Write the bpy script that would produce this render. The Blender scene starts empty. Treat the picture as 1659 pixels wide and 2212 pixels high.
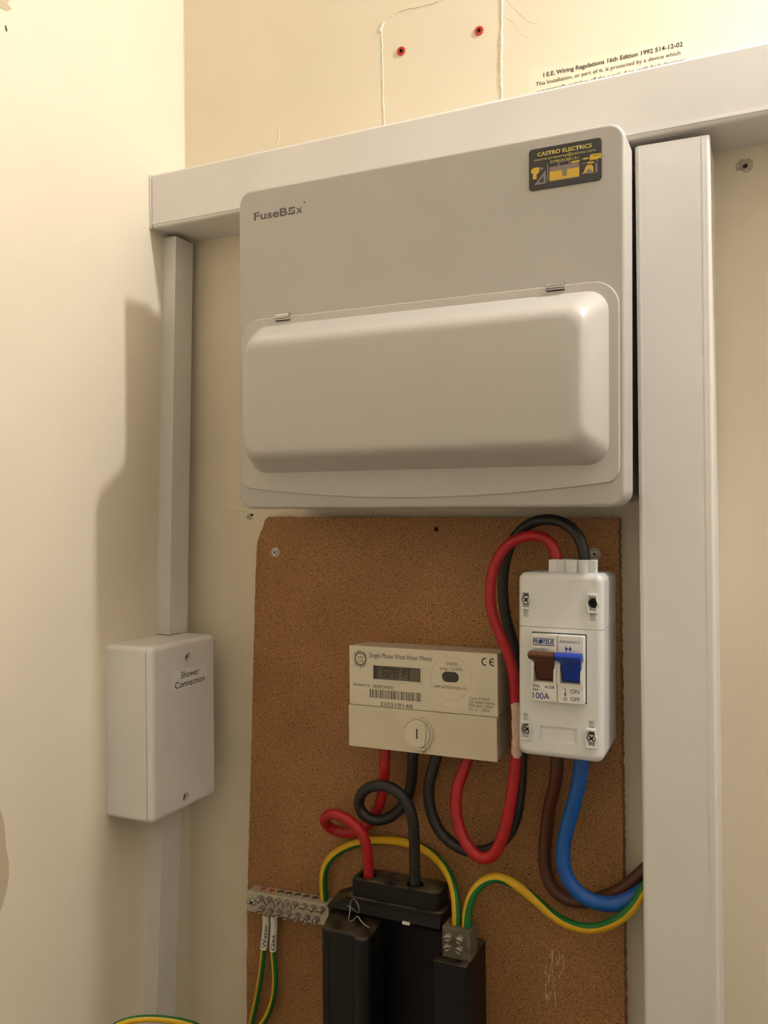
import bpy, bmesh, math, random
from mathutils import Vector, Matrix
random.seed(7)
SC = bpy.context.scene
COL = SC.collection
MM = 0.001

# ------------------------------------------------------------------ camera
cam = bpy.data.cameras.new('camera')
cam.sensor_fit = 'HORIZONTAL'; cam.sensor_width = 36.0
cam.lens = 36.0 * 1868.0 / 1659.0
cam.clip_start = 0.01
camo = bpy.data.objects.new('camera', cam); COL.objects.link(camo)
_r = Vector((0.90917818, 0.41629724, -0.00957291)); _u = Vector((0.01083989, -0.00067992, 0.99994102)); _f = Vector((-0.41626617, 0.90922833, 0.00513078))
camo.matrix_world = Matrix(((_r.x, _u.x, -_f.x, 0.49993), (_r.y, _u.y, -_f.y, -0.65414), (_r.z, _u.z, -_f.z, 0.0), (0, 0, 0, 1)))
SC.camera = camo

# ------------------------------------------------------------------ world / light / exposure
w = bpy.data.worlds.new('world'); SC.world = w; w.use_nodes = True
bg = w.node_tree.nodes['Background']
bg.inputs[0].default_value = (1.0, 0.89, 0.75, 1); bg.inputs[1].default_value = 0.3
BULB = (735.0, -114.0, 573.0)          # bare bulb under the cupboard ceiling, above right of the view
BULB_STRENGTH = 590.0
BULB_COLOR = (1.0, 0.985, 0.985)
SC.view_settings.view_transform = 'Standard'
SC.view_settings.look = 'None'
SC.view_settings.gamma = 1.0
SC.view_settings.use_curve_mapping = False
SC.view_settings.exposure = 0.25

# ------------------------------------------------------------------ materials
def lin(c):
    return tuple((v / 12.92 if v <= 0.04045 else ((v + 0.055) / 1.055) ** 2.4) for v in (x / 255.0 for x in c))
MATS = {}
def mat(name, rgb, rough=0.5, metal=0.0, var=0.0, vscale=40.0, bump=0.0, bscale=300.0, bdist=0.0004, rgb2=None, coat=0.0, spec=0.5, dust=None):
    m = bpy.data.materials.new(name); m.use_nodes = True
    nt = m.node_tree; b = nt.nodes['Principled BSDF']
    b.inputs['Base Color'].default_value = (*lin(rgb), 1)
    b.inputs['Roughness'].default_value = rough
    b.inputs['Metallic'].default_value = metal
    b.inputs['Specular IOR Level'].default_value = spec
    b.inputs['Coat Weight'].default_value = coat
    tc = nt.nodes.new('ShaderNodeTexCoord')
    src = None
    if var > 0 or rgb2:
        n = nt.nodes.new('ShaderNodeTexNoise'); n.inputs['Scale'].default_value = vscale; n.inputs['Detail'].default_value = 6
        nt.links.new(tc.outputs['Object'], n.inputs['Vector'])
        mr = nt.nodes.new('ShaderNodeMapRange'); mr.inputs[1].default_value = 0.3; mr.inputs[2].default_value = 0.7
        nt.links.new(n.outputs['Fac'], mr.inputs[0])
        mx = nt.nodes.new('ShaderNodeMix'); mx.data_type = 'RGBA'
        c2 = rgb2 if rgb2 else tuple(max(0, v * (1 - var)) for v in rgb)
        mx.inputs[6].default_value = (*lin(rgb), 1); mx.inputs[7].default_value = (*lin(c2), 1)
        nt.links.new(mr.outputs[0], mx.inputs[0])
        src = mx.outputs[2]
    if dust:
        # settled dust: lies on faces that look up, broken up by noise
        geo = nt.nodes.new('ShaderNodeNewGeometry'); sep = nt.nodes.new('ShaderNodeSeparateXYZ')
        nt.links.new(geo.outputs['Normal'], sep.inputs[0])
        n2 = nt.nodes.new('ShaderNodeTexNoise'); n2.inputs['Scale'].default_value = 75; n2.inputs['Detail'].default_value = 5
        nt.links.new(tc.outputs['Object'], n2.inputs['Vector'])
        r2 = nt.nodes.new('ShaderNodeMapRange'); r2.inputs[1].default_value = 0.32; r2.inputs[2].default_value = 0.72
        nt.links.new(n2.outputs['Fac'], r2.inputs[0])
        r3 = nt.nodes.new('ShaderNodeMapRange'); r3.inputs[1].default_value = 0.35; r3.inputs[2].default_value = 0.9
        nt.links.new(sep.outputs['Z'], r3.inputs[0])
        mu = nt.nodes.new('ShaderNodeMath'); mu.operation = 'MULTIPLY'
        nt.links.new(r2.outputs[0], mu.inputs[0]); nt.links.new(r3.outputs[0], mu.inputs[1])
        m3 = nt.nodes.new('ShaderNodeMix'); m3.data_type = 'RGBA'
        if src: nt.links.new(src, m3.inputs[6])
        else: m3.inputs[6].default_value = (*lin(rgb), 1)
        m3.inputs[7].default_value = (*lin(dust), 1)
        nt.links.new(mu.outputs[0], m3.inputs[0]); src = m3.outputs[2]
    if src: nt.links.new(src, b.inputs['Base Color'])
    if bump > 0:
        n = nt.nodes.new('ShaderNodeTexNoise'); n.inputs['Scale'].default_value = bscale; n.inputs['Detail'].default_value = 4
        nt.links.new(tc.outputs['Object'], n.inputs['Vector'])
        bp = nt.nodes.new('ShaderNodeBump'); bp.inputs['Strength'].default_value = bump; bp.inputs['Distance'].default_value = bdist
        nt.links.new(n.outputs['Fac'], bp.inputs['Height']); nt.links.new(bp.outputs[0], b.inputs['Normal'])
    MATS[name] = m
    return m

WALL = mat('cream_wall_paint', (239, 226, 200), 0.55, var=0.03, vscale=9, bump=0.25, bscale=120, bdist=0.0006)
WALL2 = mat('cream_wall_paint_left', (238, 226, 202), 0.5, var=0.025, vscale=8, bump=0.2, bscale=70, bdist=0.0006)
CEIL = mat('white_ceiling_paint', (232, 228, 220), 0.8, var=0.03, vscale=6)
FLOOR = mat('grey_floor', (72, 64, 56), 0.7, var=0.15, vscale=20)
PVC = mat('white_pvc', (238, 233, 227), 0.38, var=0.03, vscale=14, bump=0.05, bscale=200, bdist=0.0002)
PVC2 = mat('grey_white_pvc', (228, 224, 215), 0.4, var=0.03, vscale=20)
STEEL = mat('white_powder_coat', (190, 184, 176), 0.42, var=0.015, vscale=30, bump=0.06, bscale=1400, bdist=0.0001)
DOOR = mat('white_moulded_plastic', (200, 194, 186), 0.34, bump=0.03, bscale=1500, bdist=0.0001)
ABS = mat('white_enclosure_plastic', (230, 230, 226), 0.35, bump=0.03, bscale=1500, bdist=0.0001)
METER = mat('cream_meter_plastic', (226, 215, 190), 0.45, var=0.03, vscale=35)
METER2 = mat('cream_meter_cover', (222, 210, 182), 0.45, var=0.05, vscale=30)
CHROME = mat('bright_steel', (200, 198, 192), 0.25, metal=1.0)
ZINC = mat('dull_zinc_steel', (190, 182, 164), 0.42, metal=0.5, var=0.2, vscale=400)
COPPER = mat('copper', (232, 142, 96), 0.3, metal=0.6)
NICKEL = mat('nickel_plated_bar', (206, 196, 174), 0.45, metal=0.25, var=0.1, vscale=300)
RED = mat('red_insulation', (186, 26, 34), 0.36, var=0.12, vscale=160)
BLACKC = mat('black_insulation', (38, 37, 35), 0.42, var=0.2, vscale=160)
BROWN = mat('brown_insulation', (88, 48, 30), 0.4, var=0.12, vscale=160)
BLUE = mat('blue_insulation', (22, 92, 178), 0.32, var=0.1, vscale=160)
YEL = mat('yellow_stripe', (226, 178, 24), 0.45, var=0.06, vscale=200)
GRN = mat('green_stripe', (24, 112, 44), 0.45, var=0.1, vscale=200)
SLEEVE = mat('white_sleeve', (232, 228, 214), 0.5)
BAKE = mat('black_bakelite', (21, 19, 17), 0.5, var=0.2, vscale=120, spec=0.3, dust=(104, 92, 72))
BAKE2 = mat('black_glossy_bakelite', (19, 18, 17), 0.36, var=0.2, vscale=200, spec=0.35, dust=(96, 84, 66))
DUSTY = mat('dusty_grey_brass', (118, 110, 92), 0.6, metal=0.2, var=0.25, vscale=300, dust=(128, 112, 88))
DARK = mat('dark_void', (14, 13, 12), 0.7)
INK = mat('black_ink', (26, 24, 24), 0.6)
INKG = mat('grey_ink', (100, 93, 90), 0.6)
INKW = mat('worn_black_ink', (70, 62, 54), 0.6)
INKM = mat('meter_grey_print', (98, 92, 80), 0.6)
INKB = mat('blue_ink', (28, 60, 132), 0.55)
LABEL = mat('white_label', (240, 238, 234), 0.45)
NOTICE = mat('clear_notice_film', (240, 228, 202), 0.5)
LCD = mat('lcd_glass', (104, 98, 80), 0.2, rgb2=(92, 86, 70), vscale=60)
LCDD = mat('lcd_segments', (58, 54, 46), 0.4)
SMOKE = mat('smoked_lens', (40, 36, 32), 0.12, coat=0.5)
BRTOG = mat('brown_toggle', (92, 54, 30), 0.38)
BLTOG = mat('blue_toggle', (26, 66, 176), 0.34)
MODW = mat('white_switch_module', (238, 234, 224), 0.35)
PLUG = mat('red_wall_plug', (196, 60, 38), 0.5)
PLASTER_SHADE = mat('bare_plaster_and_shade', (206, 188, 156), 0.7, var=0.04, vscale=120, bump=0.4, bscale=400)
PLASTERG = mat('grey_plaster', (212, 198, 172), 0.85, var=0.2, vscale=200, bump=0.4, bscale=400)
STK = mat('black_glossy_sticker', (36, 36, 36), 0.18, coat=0.6)
STY = mat('sticker_yellow', (214, 176, 62), 0.3)
STT = mat('sticker_text_yellow', (206, 184, 96), 0.3)
STG = mat('sticker_grey', (136, 120, 118), 0.3)
PAINT = mat('whitish_paint_smear', (226, 196, 176), 0.7, var=0.12, vscale=300)
WIRE = mat('thin_steel_wire', (168, 164, 156), 0.35, metal=0.9)
SCUFF = mat('pale_scuff', (214, 200, 182), 0.8)
GLASSB = bpy.data.materials.new('glowing_bulb_glass'); GLASSB.use_nodes = True
_n = GLASSB.node_tree; _n.nodes.clear()
_o = _n.nodes.new('ShaderNodeOutputMaterial'); _e = _n.nodes.new('ShaderNodeEmission')
_e.inputs[0].default_value = (*BULB_COLOR, 1); _e.inputs[1].default_value = BULB_STRENGTH
_n.links.new(_e.outputs[0], _o.inputs[0])

def board_mat():
    m = bpy.data.materials.new('brown_hardboard'); m.use_nodes = True
    nt = m.node_tree; b = nt.nodes['Principled BSDF']; b.inputs['Roughness'].default_value = 0.6
    tc = nt.nodes.new('ShaderNodeTexCoord')
    def noise(s, d=5, st=None):
        n = nt.nodes.new('ShaderNodeTexNoise'); n.inputs['Scale'].default_value = s; n.inputs['Detail'].default_value = d
        if st:
            mp = nt.nodes.new('ShaderNodeMapping'); mp.inputs['Scale'].default_value = st
            nt.links.new(tc.outputs['Object'], mp.inputs['Vector']); nt.links.new(mp.outputs[0], n.inputs['Vector'])
        else: nt.links.new(tc.outputs['Object'], n.inputs['Vector'])
        return n.outputs['Fac']
    def rng(s, a, c):
        r = nt.nodes.new('ShaderNodeMapRange'); r.inputs[1].default_value = a; r.inputs[2].default_value = c
        nt.links.new(s, r.inputs[0]); return r.outputs[0]
    def mix(f, a, c):
        x = nt.nodes.new('ShaderNodeMix'); x.data_type = 'RGBA'; nt.links.new(f, x.inputs[0])
        for s, i in ((a, 6), (c, 7)):
            if isinstance(s, tuple): x.inputs[i].default_value = (*lin(s), 1)
            else: nt.links.new(s, x.inputs[i])
        return x.outputs[2]
    c = mix(rng(noise(14), 0.35, 0.65), (182, 132, 78), (158, 110, 63))
    c = mix(rng(noise(760, 4), 0.36, 0.62), (140, 94, 54), c)
    c = mix(rng(noise(1000, 2), 0.58, 0.70), c, (214, 170, 110))
    c = mix(rng(noise(850, 2), 0.60, 0.68), c, (66, 42, 24))
    c = mix(rng(noise(420, 2, (1, 1, 3)), 0.68, 0.78), c, (196, 144, 86))
    nt.links.new(c, b.inputs['Base Color'])
    bp = nt.nodes.new('ShaderNodeBump'); bp.inputs['Strength'].default_value = 0.3; bp.inputs['Distance'].default_value = 0.0004
    nt.links.new(noise(600, 3), bp.inputs['Height']); nt.links.new(bp.outputs[0], b.inputs['Normal'])
    return m
BOARD = board_mat()

# ------------------------------------------------------------------ helpers (all lengths in millimetres)
ORG = {}
def thing(name, label, cat, org=(0, 0, 0), rot=(0, 0, 0), group=None):
    o = bpy.data.objects.new(name, None); COL.objects.link(o)
    o.empty_display_size = 0.02
    o.location = Vector(org) * MM; o.rotation_euler = rot
    o['label'] = label; o['category'] = cat
    if group: o['group'] = group
    ORG[o.name] = Vector(org)
    return o
def tag(o, label, cat, group=None):
    o['label'] = label; o['category'] = cat
    if group: o['group'] = group
    return o
def obj(name, bm, m, parent=None, org=None, smooth=35, label=None):
    """bm holds absolute mm; the mesh is stored relative to its thing's origin"""
    if org is None: org = ORG[parent.name] if parent is not None else Vector((0, 0, 0))
    org = Vector(org)
    bmesh.ops.recalc_face_normals(bm, faces=bm.faces[:])
    for v in bm.verts: v.co = (v.co - org) * MM
    me = bpy.data.meshes.new(name); bm.to_mesh(me); bm.free()
    for mm_ in (m if isinstance(m, (list, tuple)) else [m]): me.materials.append(mm_)
    if smooth:
        for p in me.polygons: p.use_smooth = True
        me.set_sharp_from_angle(angle=math.radians(smooth))
    o = bpy.data.objects.new(name, me); COL.objects.link(o)
    if smooth and smooth < 60: weighted(o)
    if parent is not None: o.parent = parent
    else: o.location = org * MM
    ORG[o.name] = org
    if label: o['label'] = label
    return o
def weighted(o):
    md = o.modifiers.new('weighted_normals', 'WEIGHTED_NORMAL'); md.keep_sharp = True; md.weight = 100
def struct(o): o['kind'] = 'structure'; return o
def rr(x0, x1, z0, z1, r, n=5):
    P = []
    for cx, cz, a0 in ((x1 - r, z1 - r, 0), (x0 + r, z1 - r, 90), (x0 + r, z0 + r, 180), (x1 - r, z0 + r, 270)):
        for i in range(n + 1):
            a = math.radians(a0 + 90 * i / n); P.append((cx + r * math.cos(a), cz + r * math.sin(a)))
    return P
def circ(cx, cz, r, n=24, rz=None):
    return [(cx + r * math.cos(2 * math.pi * i / n), cz + (rz or r) * math.sin(2 * math.pi * i / n)) for i in range(n)]
def inset(P, d):
    """offset a counter-clockwise polygon inwards by d"""
    if abs(d) < 1e-9: return list(P)
    n = len(P); Q = []
    for i in range(n):
        a, b, c = Vector(P[i - 1]), Vector(P[i]), Vector(P[(i + 1) % n])
        e1 = (b - a); e2 = (c - b)
        if e1.length < 1e-9: e1 = e2
        if e2.length < 1e-9: e2 = e1
        e1 = e1.normalized(); e2 = e2.normalized()
        n1 = Vector((-e1.y, e1.x)); n2 = Vector((-e2.y, e2.x))
        m = n1 + n2; L = m.length
        m = m / L if L > 1e-6 else n1
        k = d / max(0.35, m.dot(n1))
        Q.append((b.x + m.x * k, b.y + m.y * k))
    return Q
def to3(axis, u, v, a):
    return {'y': (u, a, v), 'z': (u, v, a), 'x': (a, u, v)}[axis]
def loft(bm, rings, cap0=True, cap1=True, close=True):
    R = [[bm.verts.new(c) for c in r] for r in rings]
    n = len(R[0])
    for a, b in zip(R, R[1:]):
        for i in range(n if close else n - 1):
            j = (i + 1) % n
            bm.faces.new((a[i], a[j], b[j], b[i]))
    if cap0: bm.faces.new(R[0][::-1])
    if cap1: bm.faces.new(R[-1])
    return bm
def shrink(P, d):
    us = [p[0] for p in P]; vs = [p[1] for p in P]; cu, cv = (min(us) + max(us)) / 2, (min(vs) + max(vs)) / 2
    ku, kv = 1 - 2 * d / (max(us) - min(us)), 1 - 2 * d / (max(vs) - min(vs))
    return [(cu + (p[0] - cu) * ku, cv + (p[1] - cv) * kv) for p in P]
def prism(bm, P, axis, a0, a1, bev=0.0, bev0=0.0, draft=0.0, seg=3):
    """extrude polygon P from a0 to a1; round the edge at a1 (bev) and a0 (bev0); draft narrows the a0 end"""
    s = 1 if a1 > a0 else -1
    R = []
    if bev0 > 0:
        R = [[to3(axis, *p, a0 + s * bev0 * (1 - math.cos(math.pi / 2 * i / seg))) for p in inset(P, draft + bev0 * (1 - math.sin(math.pi / 2 * i / seg)))] for i in range(seg + 1)]
    else:
        R.append([to3(axis, *p, a0) for p in (shrink(P, draft) if draft else P)])
    if bev > 0:
        for i in range(seg + 1):
            t = math.pi / 2 * i / seg
            R.append([to3(axis, *p, a1 - s * bev * (1 - math.sin(t))) for p in inset(P, bev * (1 - math.cos(t)))])
    else:
        R.append([to3(axis, *p, a1) for p in P])
    return loft(bm, R)
def box(bm, x0, x1, y0, y1, z0, z1):
    return prism(bm, [(x0, z0), (x1, z0), (x1, z1), (x0, z1)], 'y', y1, y0)
def N(): return bmesh.new()
def cyl(bm, c, r, a0, a1, axis='y', n=20, bev=0.0):
    return prism(bm, circ(c[0], c[1], r, n), axis, a0, a1, bev)
def ring(bm, Po, Pi, axis, a0, a1, bev=0.0):
    rings = [[to3(axis, *p, a0) for p in Po]]
    s = 1 if a1 > a0 else -1
    if bev:
        rings += [[to3(axis, *p, a1 - s * bev) for p in Po], [to3(axis, *p, a1 - s * bev * .3) for p in inset(Po, bev * .3)], [to3(axis, *p, a1) for p in inset(Po, bev)],
                  [to3(axis, *p, a1) for p in inset(Pi, -bev)], [to3(axis, *p, a1 - s * bev * .3) for p in inset(Pi, -bev * .3)], [to3(axis, *p, a1 - s * bev) for p in Pi]]
    else:
        rings += [[to3(axis, *p, a1) for p in Po], [to3(axis, *p, a1) for p in Pi]]
    rings += [[to3(axis, *p, a0) for p in Pi], ]
    rings.append(rings[0])
    R = []
    for k, r in enumerate(rings[:-1]): R.append([bm.verts.new(c) for c in r])
    R.append(R[0]); n = len(Po)
    for a, b in zip(R, R[1:]):
        for i in range(n):
            j = (i + 1) % n; bm.faces.new((a[i], a[j], b[j], b[i]))
    return bm
def spline(pts, step=2.0):
    """Catmull-Rom through the points"""
    P = [Vector(p) for p in pts]; P = [P[0] * 2 - P[1]] + P + [P[-1] * 2 - P[-2]]
    out = []
    for i in range(1, len(P) - 2):
        a, b, c, d = P[i - 1:i + 3]; k = max(2, int((c - b).length / step))
        for j in range(k):
            t = j / k
            out.append(0.5 * ((2 * b) + (c - a) * t + (2 * a - 5 * b + 4 * c - d) * t * t + (3 * b - 3 * c + d - a) * t ** 3))
    out.append(P[-2]); return out
def relax(L, it=6):
    for _ in range(it): L = [L[0]] + [(L[i - 1] + 2 * L[i] + L[i + 1]) / 4 for i in range(1, len(L) - 1)] + [L[-1]]
    return L
def tube(bm, path, r, n=14, dirs=None, two=False):
    """tube along path; dirs = directions (spread evenly along it) towards which stripe 0 looks"""
    m = len(path); rings = []; up = None
    for i, p in enumerate(path):
        t = (path[min(i + 1, m - 1)] - path[max(i - 1, 0)]).normalized()
        if dirs:
            f = i / (m - 1) * (len(dirs) - 1); k = min(int(f), len(dirs) - 2) if len(dirs) > 1 else 0
            d = Vector(dirs[k]).lerp(Vector(dirs[min(k + 1, len(dirs) - 1)]), f - k)
            up = d - t * d.dot(t)
        else:
            if up is None: up = Vector((0, -1, 0.01))
            up = up - t * up.dot(t)
        up = up.normalized(); s = t.cross(up)
        rad = r(i / (m - 1)) if callable(r) else r
        rings.append([p + (up * math.cos(2 * math.pi * (j + .5) / n) + s * math.sin(2 * math.pi * (j + .5) / n)) * rad for j in range(n)])
    f0 = len(bm.faces)
    loft(bm, rings)
    if two:
        bm.faces.ensure_lookup_table()
        for idx, f in enumerate(bm.faces[f0:]):
            j = idx % n
            if idx < (m - 1) * n: f.material_index = 0 if (j + 1) % n <= n // 2 - 1 + 0 and True else 1
        for idx, f in enumerate(bm.faces[f0:]):
            if idx < (m - 1) * n:
                a = 2 * math.pi * ((idx % n) + 1) / n
                f.material_index = 0 if math.cos(a) > 0.05 else 1
    return bm
def cut(o, bm, parent):
    """boolean the cutter volume (absolute mm) out of mesh object o"""
    c = obj('cutter', bm, o.data.materials[0], None, org=(0, 0, 0), smooth=0)
    for v in c.data.vertices: v.co = v.co - ORG[o.name] * MM
    o.modifiers.clear()
    md = o.modifiers.new('cut', 'BOOLEAN'); md.operation = 'DIFFERENCE'; md.solver = 'EXACT'; md.use_self = True; md.object = c
    mw = o.parent; o.parent = None; loc = o.location.copy(); o.location = (0, 0, 0)
    dg = bpy.context.evaluated_depsgraph_get(); dg.update()
    me = bpy.data.meshes.new_from_object(o.evaluated_get(dg))
    o.modifiers.clear(); old = o.data; o.data = me; me.name = old.name
    o.parent = mw; o.location = loc
    bpy.data.objects.remove(c)
    for p in me.polygons: p.use_smooth = True
    me.set_sharp_from_angle(angle=math.radians(30))
    weighted(o)
    return o
_cap = {}
def text(s, x0, x1, z, h, y, m, parent, name='lettering', bold=0.0, tilt=0.0, shear=0.0, rot=None, cyl_r=None):
    """lettering on a plane facing -y: from x0 to x1, baseline z, capital height h, standing just proud of y"""
    cu = bpy.data.curves.new('t', 'FONT'); cu.body = s; cu.size = 1.0; cu.offset = bold; cu.resolution_u = 3; cu.shear = shear
    t = bpy.data.objects.new('t', cu); COL.objects.link(t)
    dg = bpy.context.evaluated_depsgraph_get(); dg.update()
    me = bpy.data.meshes.new_from_object(t.evaluated_get(dg))
    bpy.data.objects.remove(t); bpy.data.curves.remove(cu)
    bm = N(); bm.from_mesh(me); bpy.data.meshes.remove(me)
    xs = [v.co.x for v in bm.verts]; a, b = min(xs), max(xs)
    kx = (x1 - x0) / (b - a); kz = h / 0.73
    for v in bm.verts:
        u, q = (v.co.x - a) * kx, v.co.y * kz
        zz = z + q + tilt * u
        v.co = Vector((x0 + u, y - 0.12, zz))
    if rot:
        bmesh.ops.triangulate(bm, faces=bm.faces[:]); bmesh.ops.subdivide_edges(bm, edges=bm.edges[:], cuts=2, use_grid_fill=True)
        rot(bm)
    return obj(name, bm, m, parent, smooth=0)
def flat(P, y, m, parent, name, th=0.12):
    if sum(P[i - 1][0] * P[i][1] - P[i][0] * P[i - 1][1] for i in range(len(P))) < 0: P = P[::-1]
    return obj(name, prism(N(), P, 'y', y + 0.05, y - th), m, parent, smooth=0)
def rect(x0, x1, z0, z1): return [(x0, z0), (x1, z0), (x1, z1), (x0, z1)]
def screw(name, cx, cz, y, r, m, parent, h=1.2, cross=True, slot_a=0.3, y_in=2.0):
    o = obj(name, cyl(N(), (cx, cz), r, y + y_in, y - h, 'y', 18, bev=min(h, r) * 0.35), m, parent)
    b = N()
    for k in range(2 if cross else 1):
        a = slot_a + k * math.pi / 2; c, s = math.cos(a), math.sin(a); L = r * 0.72 if cross else r * 0.95; t = r * 0.16
        prism(b, [(cx + c * L + s * t, cz + s * L - c * t), (cx + c * L - s * t, cz + s * L + c * t), (cx - c * L - s * t, cz - s * L + c * t), (cx - c * L + s * t, cz - s * L - c * t)], 'y', y - h + 0.1, y - h - 0.06)
    obj('slot', b, DARK, o, smooth=0)
    return o

# ------------------------------------------------------------------ the room shell
wb = struct(obj('wall_back', box(N(), -60, 1150, 0, 60, -1300, 800), WALL, smooth=0))
wl = struct(obj('wall_left', box(N(), -60, 0, -1100, 0, -1300, 800), WALL2, smooth=0))
struct(obj('wall_right', box(N(), 1090, 1150, -1100, 0, -1300, 800), CEIL, smooth=0))
struct(obj('bounce_wall_front', box(N(), -60, 1150, -1160, -1100, -1300, 800), CEIL, smooth=0))  # unseen wall, added and set close to bounce fill light
struct(obj('floor', box(N(), -60, 1150, -1160, 60, -1350, -1300), FLOOR, smooth=0))
struct(obj('ceiling', box(N(), -60, 1150, -1160, 60, 800, 850), CEIL, smooth=0))

# paint ridges left on the back wall around an old fitting
def ridge(pts, r, parent, x=False):
    L = relax(spline(pts, 1.5), 2)
    for p in L:
        j = Vector((random.uniform(-.35, .35), 0, random.uniform(-.35, .35)))
        if x: j = Vector((0, j.x, j.z))
        p += j
    return obj('paint_ridge', tube(N(), L, lambda t: r * random.uniform(.6, 1.15), 6), parent.data.materials[0], parent)
ridge([(202.5, 0, 407), (203, 0, 380), (203.4, 0, 350), (204.2, 0, 322), (204.3, 0, 300)], 0.55, wb)
ridge([(306.2, 0, 440), (306.2, 0, 403), (305.6, 0, 375), (305.0, 0, 348), (305.3, 0, 326), (305.3, 0, 302)], 1.0, wb)
ridge([(212, 0, 415), (222, 0, 417.5), (240, 0, 416), (257, 0, 417), (262, 0, 420)], 0.75, wb)
ridge([(201.0, 0, 404), (202.0, 0, 407.5), (204.5, 0, 411)], 1.3, wb)
ridge([(0.2, -0.2, 303), (0.2, -0.2, 360), (0.3, -0.2, 430), (0.2, -0.2, 520), (0.2, -0.2, 700)], 0.5, wb)
ridge([(101, 0, 330), (102.5, 0, 336), (101, 0, 345)], 0.35, wb)
ridge([(306, 0, 392), (314, 0, 385), (321, 0, 374), (327, 0, 369)], 0.14, wb)
ridge([(308, 0, 405), (318, 0, 392), (328, 0, 381), (335, 0, 378)], 0.14, wb)
ridge([(36, 0, 7.5), (46, 0, 6), (56, 0, 7.2), (68, 0, 5)], 0.45, wb)
def blob(cx, cz, rx, rz, seed, n=18, j=.25):
    rnd = random.Random(seed)
    return [(cx + math.cos(2 * math.pi * i / n) * rx * rnd.uniform(1 - j, 1 + j), cz + math.sin(2 * math.pi * i / n) * rz * rnd.uniform(1 - j, 1 + j)) for i in range(n)]
obj('chipped_plaster', prism(N(), blob(480.3, 243, 6.0, 4.8, 3), 'y', 0.2, -0.1), PLASTERG, wb, label='bare grey plaster around a screw hole')
obj('screw_hole', prism(N(), blob(480.5, 242.3, 1.6, 1.5, 5), 'y', 0.2, -0.45), DARK, wb)
obj('chipped_plaster', prism(N(), blob(68, 1, 3.4, 2.6, 8), 'y', 0.2, -0.25), PLASTERG, wb)
obj('screw_hole', prism(N(), blob(70.5, 2.5, 1.6, 1.1, 9), 'y', 0.2, -0.4), DARK, wb)
# bare patch and a bump's painted shade on the left wall
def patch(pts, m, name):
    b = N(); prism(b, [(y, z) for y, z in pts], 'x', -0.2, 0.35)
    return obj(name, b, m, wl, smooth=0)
patch([(-222, -198), (-214.6, -203), (-211.5, -212), (-210.2, -223), (-209.6, -232), (-207.6, -241), (-207.2, -250), (-208.6, -259), (-211, -266), (-214, -273), (-222, -280), (-240, -270), (-246, -235), (-238, -206)][::-1], PLASTER_SHADE, 'peeled_and_shade_patch')
patch([(-232, 384), (-206, 381), (-199.5, 375), (-203.5, 370.8), (-199, 368.2), (-203.5, 364.8), (-210, 363.8), (-232, 366)][::-1], PLASTER_SHADE, 'peeled_and_shade_patch')  # flat patch; its darker tone stands for a bump with its shadow
patch([(-205.2, 353.5), (-204.4, 354), (-203.2, 351), (-203.6, 349.8), (-204.6, 350.2)][::-1], INKW, 'paint_chip')

# red wall plugs
for (cx, cz, la) in ((220.1, 383.4, 'red plastic wall plug below the broken corner of the paint ridge'), (287.4, 383.9, 'red plastic wall plug beside the thick upright paint ridge')):
    t = thing('wall_plug', la, 'wall plug', (cx, 0, cz), group='red wall plugs in the cream wall')
    po = circ(cx, cz, 3.7, 22); pi = circ(cx, cz, 1.7, 22)
    obj('flange', ring(N(), po, pi, 'y', 0.3, -1.0, 0.35), PLUG, t)
    b = N()
    for a in (0.5, 2.07):
        c, s = math.cos(a), math.sin(a)
        prism(b, [(cx + c * 2.1 + s * .5, cz + s * 2.1 - c * .5), (cx + c * 2.1 - s * .5, cz + s * 2.1 + c * .5), (cx - c * 2.1 - s * .5, cz - s * 2.1 + c * .5), (cx - c * 2.1 + s * .5, cz - s * 2.1 - c * .5)], 'y', 0, -0.8)
    obj('cross_slot', b, DARK, t, smooth=0)

# printed wiring notice
t = thing('wiring_notice', 'printed wiring regulations notice stuck on the wall above the wide trunking', 'notice', (386, 0, 320))
obj('film', prism(N(), rect(327, 447, 304, 343.5), 'y', 0.05, -0.06), NOTICE, t, smooth=0)
text('I E.E. Wiring Regulations 16th Edition 1992 514-12-02', 338.6, 440.1, 335.9, 3.3, -0.06, INKW, t, bold=0.022)
text('This Installation, or part of it, is protected by a device which', 332.6, 438.4, 330.2, 3.0, -0.06, INKW, t, bold=0.006)
text('automatically switches off the supply if an earth fault develops', 333.6, 441.6, 324.3, 3.0, -0.06, INKW, t, bold=0.006)

# ------------------------------------------------------------------ ceiling lamp (the light of the place, out of view)
bx, by, bz = BULB
t = thing('ceiling_lamp', 'small bare light bulb hanging in a white holder from the ceiling', 'lamp', (bx, by, 800))
obj('ceiling_rose', prism(N(), circ(bx, by, 38, 32), 'z', 800, 786, 6), PVC, t)
obj('flex', prism(N(), circ(bx, by, 3.2, 12), 'z', 787, bz + 78), PVC, t)
obj('lamp_holder', prism(N(), circ(bx, by, 15, 24), 'z', bz + 80, bz + 30, 3), PVC, t)
b = N(); rings = []
for i in range(17):          # small golf-ball bulb with a short neck
    a = math.pi * i / 16
    rad = 18 * math.sin(a); zz = 18 * math.cos(a)
    if a < 0.75: rad = 12.0; zz += (0.75 - a) * 22
    rings.append([(bx + max(rad, .05) * math.cos(2 * math.pi * k / 24), by + max(rad, .05) * math.sin(2 * math.pi * k / 24), bz + zz) for k in range(24)])
loft(b, rings)
obj('bulb', b, GLASSB, t)

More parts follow.
